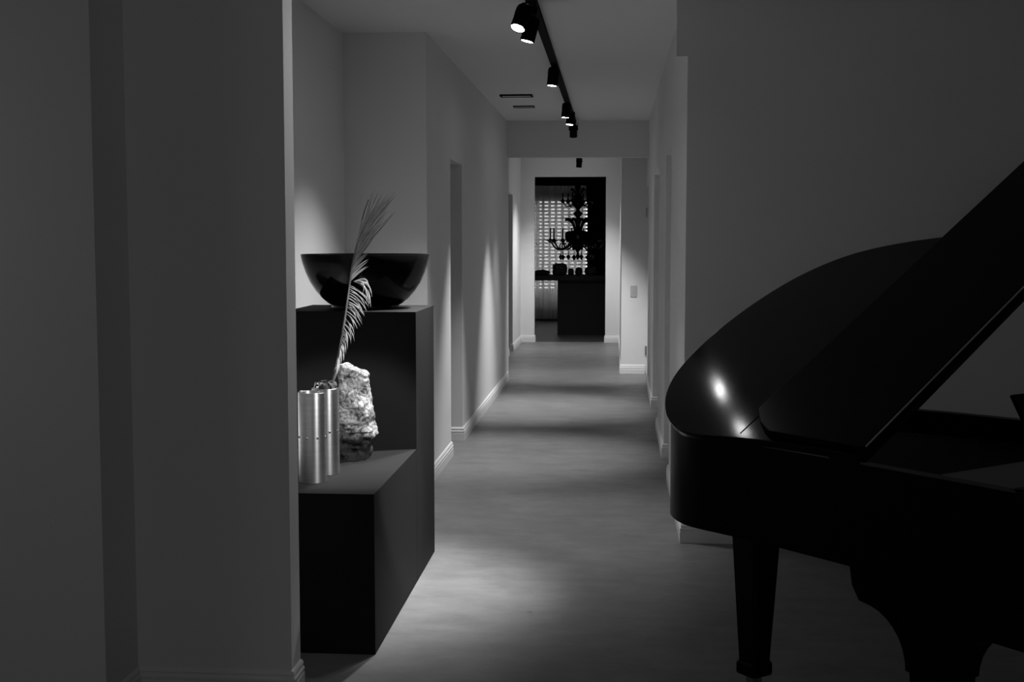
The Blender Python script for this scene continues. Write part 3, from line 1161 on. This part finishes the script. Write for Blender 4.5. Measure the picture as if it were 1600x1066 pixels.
def arm(phi, r1, v_hub, v_low, v_cup, v_top, scale=1.0, drop=True):
    c, s = math.cos(phi), math.sin(phi)
    pts = []
    for k in range(13):
        t = k / 12
        r = 0.06 + (r1 - 0.06) * (t ** 0.85)
        z = cz(v_hub) + (cz(v_low) - cz(v_hub)) * math.sin(min(t / 0.6, 1) * math.pi / 2)
        if t > 0.6:
            z = cz(v_low) + (cz(v_cup) - cz(v_low)) * (1 - math.cos((t - 0.6) / 0.4 * math.pi / 2))
        pts.append(Vector((r * c, r * s, z)))
    b = bmesh.new()
    tube(b, pts, 0.014 * scale, 8)
    a_ = obj('arm', b, M_GLASSBLACK, ch, smooth=True)
    T = Matrix.Translation((r1 * c, r1 * s, 0))
    b = bmesh.new()
    lathe(b, [(0.0, cz(v_cup + 4)), (0.02, cz(v_cup + 3)), (0.045 * scale, cz(v_cup + 1)), (0.09 * scale, cz(v_cup) + 0.004), (0.088 * scale, cz(v_cup) + 0.010), (0.03, cz(v_cup) + 0.012), (0.022, cz(v_cup - 3)), (0.0, cz(v_cup - 3))], 20, T)
    obj('drip_cup', b, M_GLASSBLACK, a_, smooth=True)
    b = bmesh.new()
    lathe(b, [(0.012, cz(v_cup - 3)), (0.011, cz(v_top)), (0.0, cz(v_top) + 0.01)], 12, T)
    obj('candle', b, M_BLACK, a_, smooth=True)
    if drop:
        b = bmesh.new()
        lp_ = []
        for k in range(11):
            a2 = 2 * math.pi * k / 10 * 0.85 - 1.2
            rr_ = 0.26 + 0.045 * math.cos(a2)
            lp_.append(Vector((rr_ * c, rr_ * s, cz(385) + 0.05 * math.sin(a2))))
        tube(b, lp_, 0.010, 8)
        obj('scroll', b, M_GLASSBLACK, a_, smooth=True)
        b = bmesh.new()
        Td = Matrix.Translation((r1 * 0.62 * c, r1 * 0.62 * s, 0))
        lathe(b, [(0.0, cz(v_low + 1)), (0.006, cz(v_low + 3)), (0.006, cz(v_low + 8)), (0.030, cz(v_low + 10)), (0.034, cz(v_low + 12)), (0.0, cz(v_low + 17))], 14, Td)
        obj('pendant_drop', b, M_GLASSBLACK, a_, smooth=True)


for k in range(8):
    arm(math.radians(22.5 + 45 * k + 12), 0.46, 378, 390, 376, 357)
for k in range(6):
    arm(math.radians(60 * k + 12), 0.25, 319, 323, 315, 303, 0.7, False)
for k in range(12):                                   # flared tubes and flowers rising from the body
    a_ = 2 * math.pi * k / 12 + 0.2
    c, s = math.cos(a_), math.sin(a_)
    b = bmesh.new()
    pts = [Vector(((0.06 + 0.15 * (t / 6) ** 1.8) * c, (0.06 + 0.15 * (t / 6) ** 1.8) * s, cz(362) + (cz(343) - cz(362)) * math.sin(t / 6 * 1.5))) for t in range(7)]
    tube(b, pts, [0.009, 0.010, 0.010, 0.012, 0.014, 0.018, 0.03], 8)
    obj('glass_flower', b, M_GLASSBLACK, ch, smooth=True)
for k in range(6):                                    # crown leaves at the top
    a_ = 2 * math.pi * k / 6 + 0.5
    c, s = math.cos(a_), math.sin(a_)
    b = bmesh.new()
    pts = [Vector(((0.03 + 0.11 * t / 6) * c, (0.03 + 0.11 * t / 6) * s, cz(308) + (cz(296) - cz(308)) * math.sin(t / 6 * 2.2))) for t in range(7)]
    tube(b, pts, [0.008, 0.012, 0.016, 0.018, 0.018, 0.014, 0.004], 8)
    obj('glass_leaf', b, M_GLASSBLACK, ch, smooth=True)
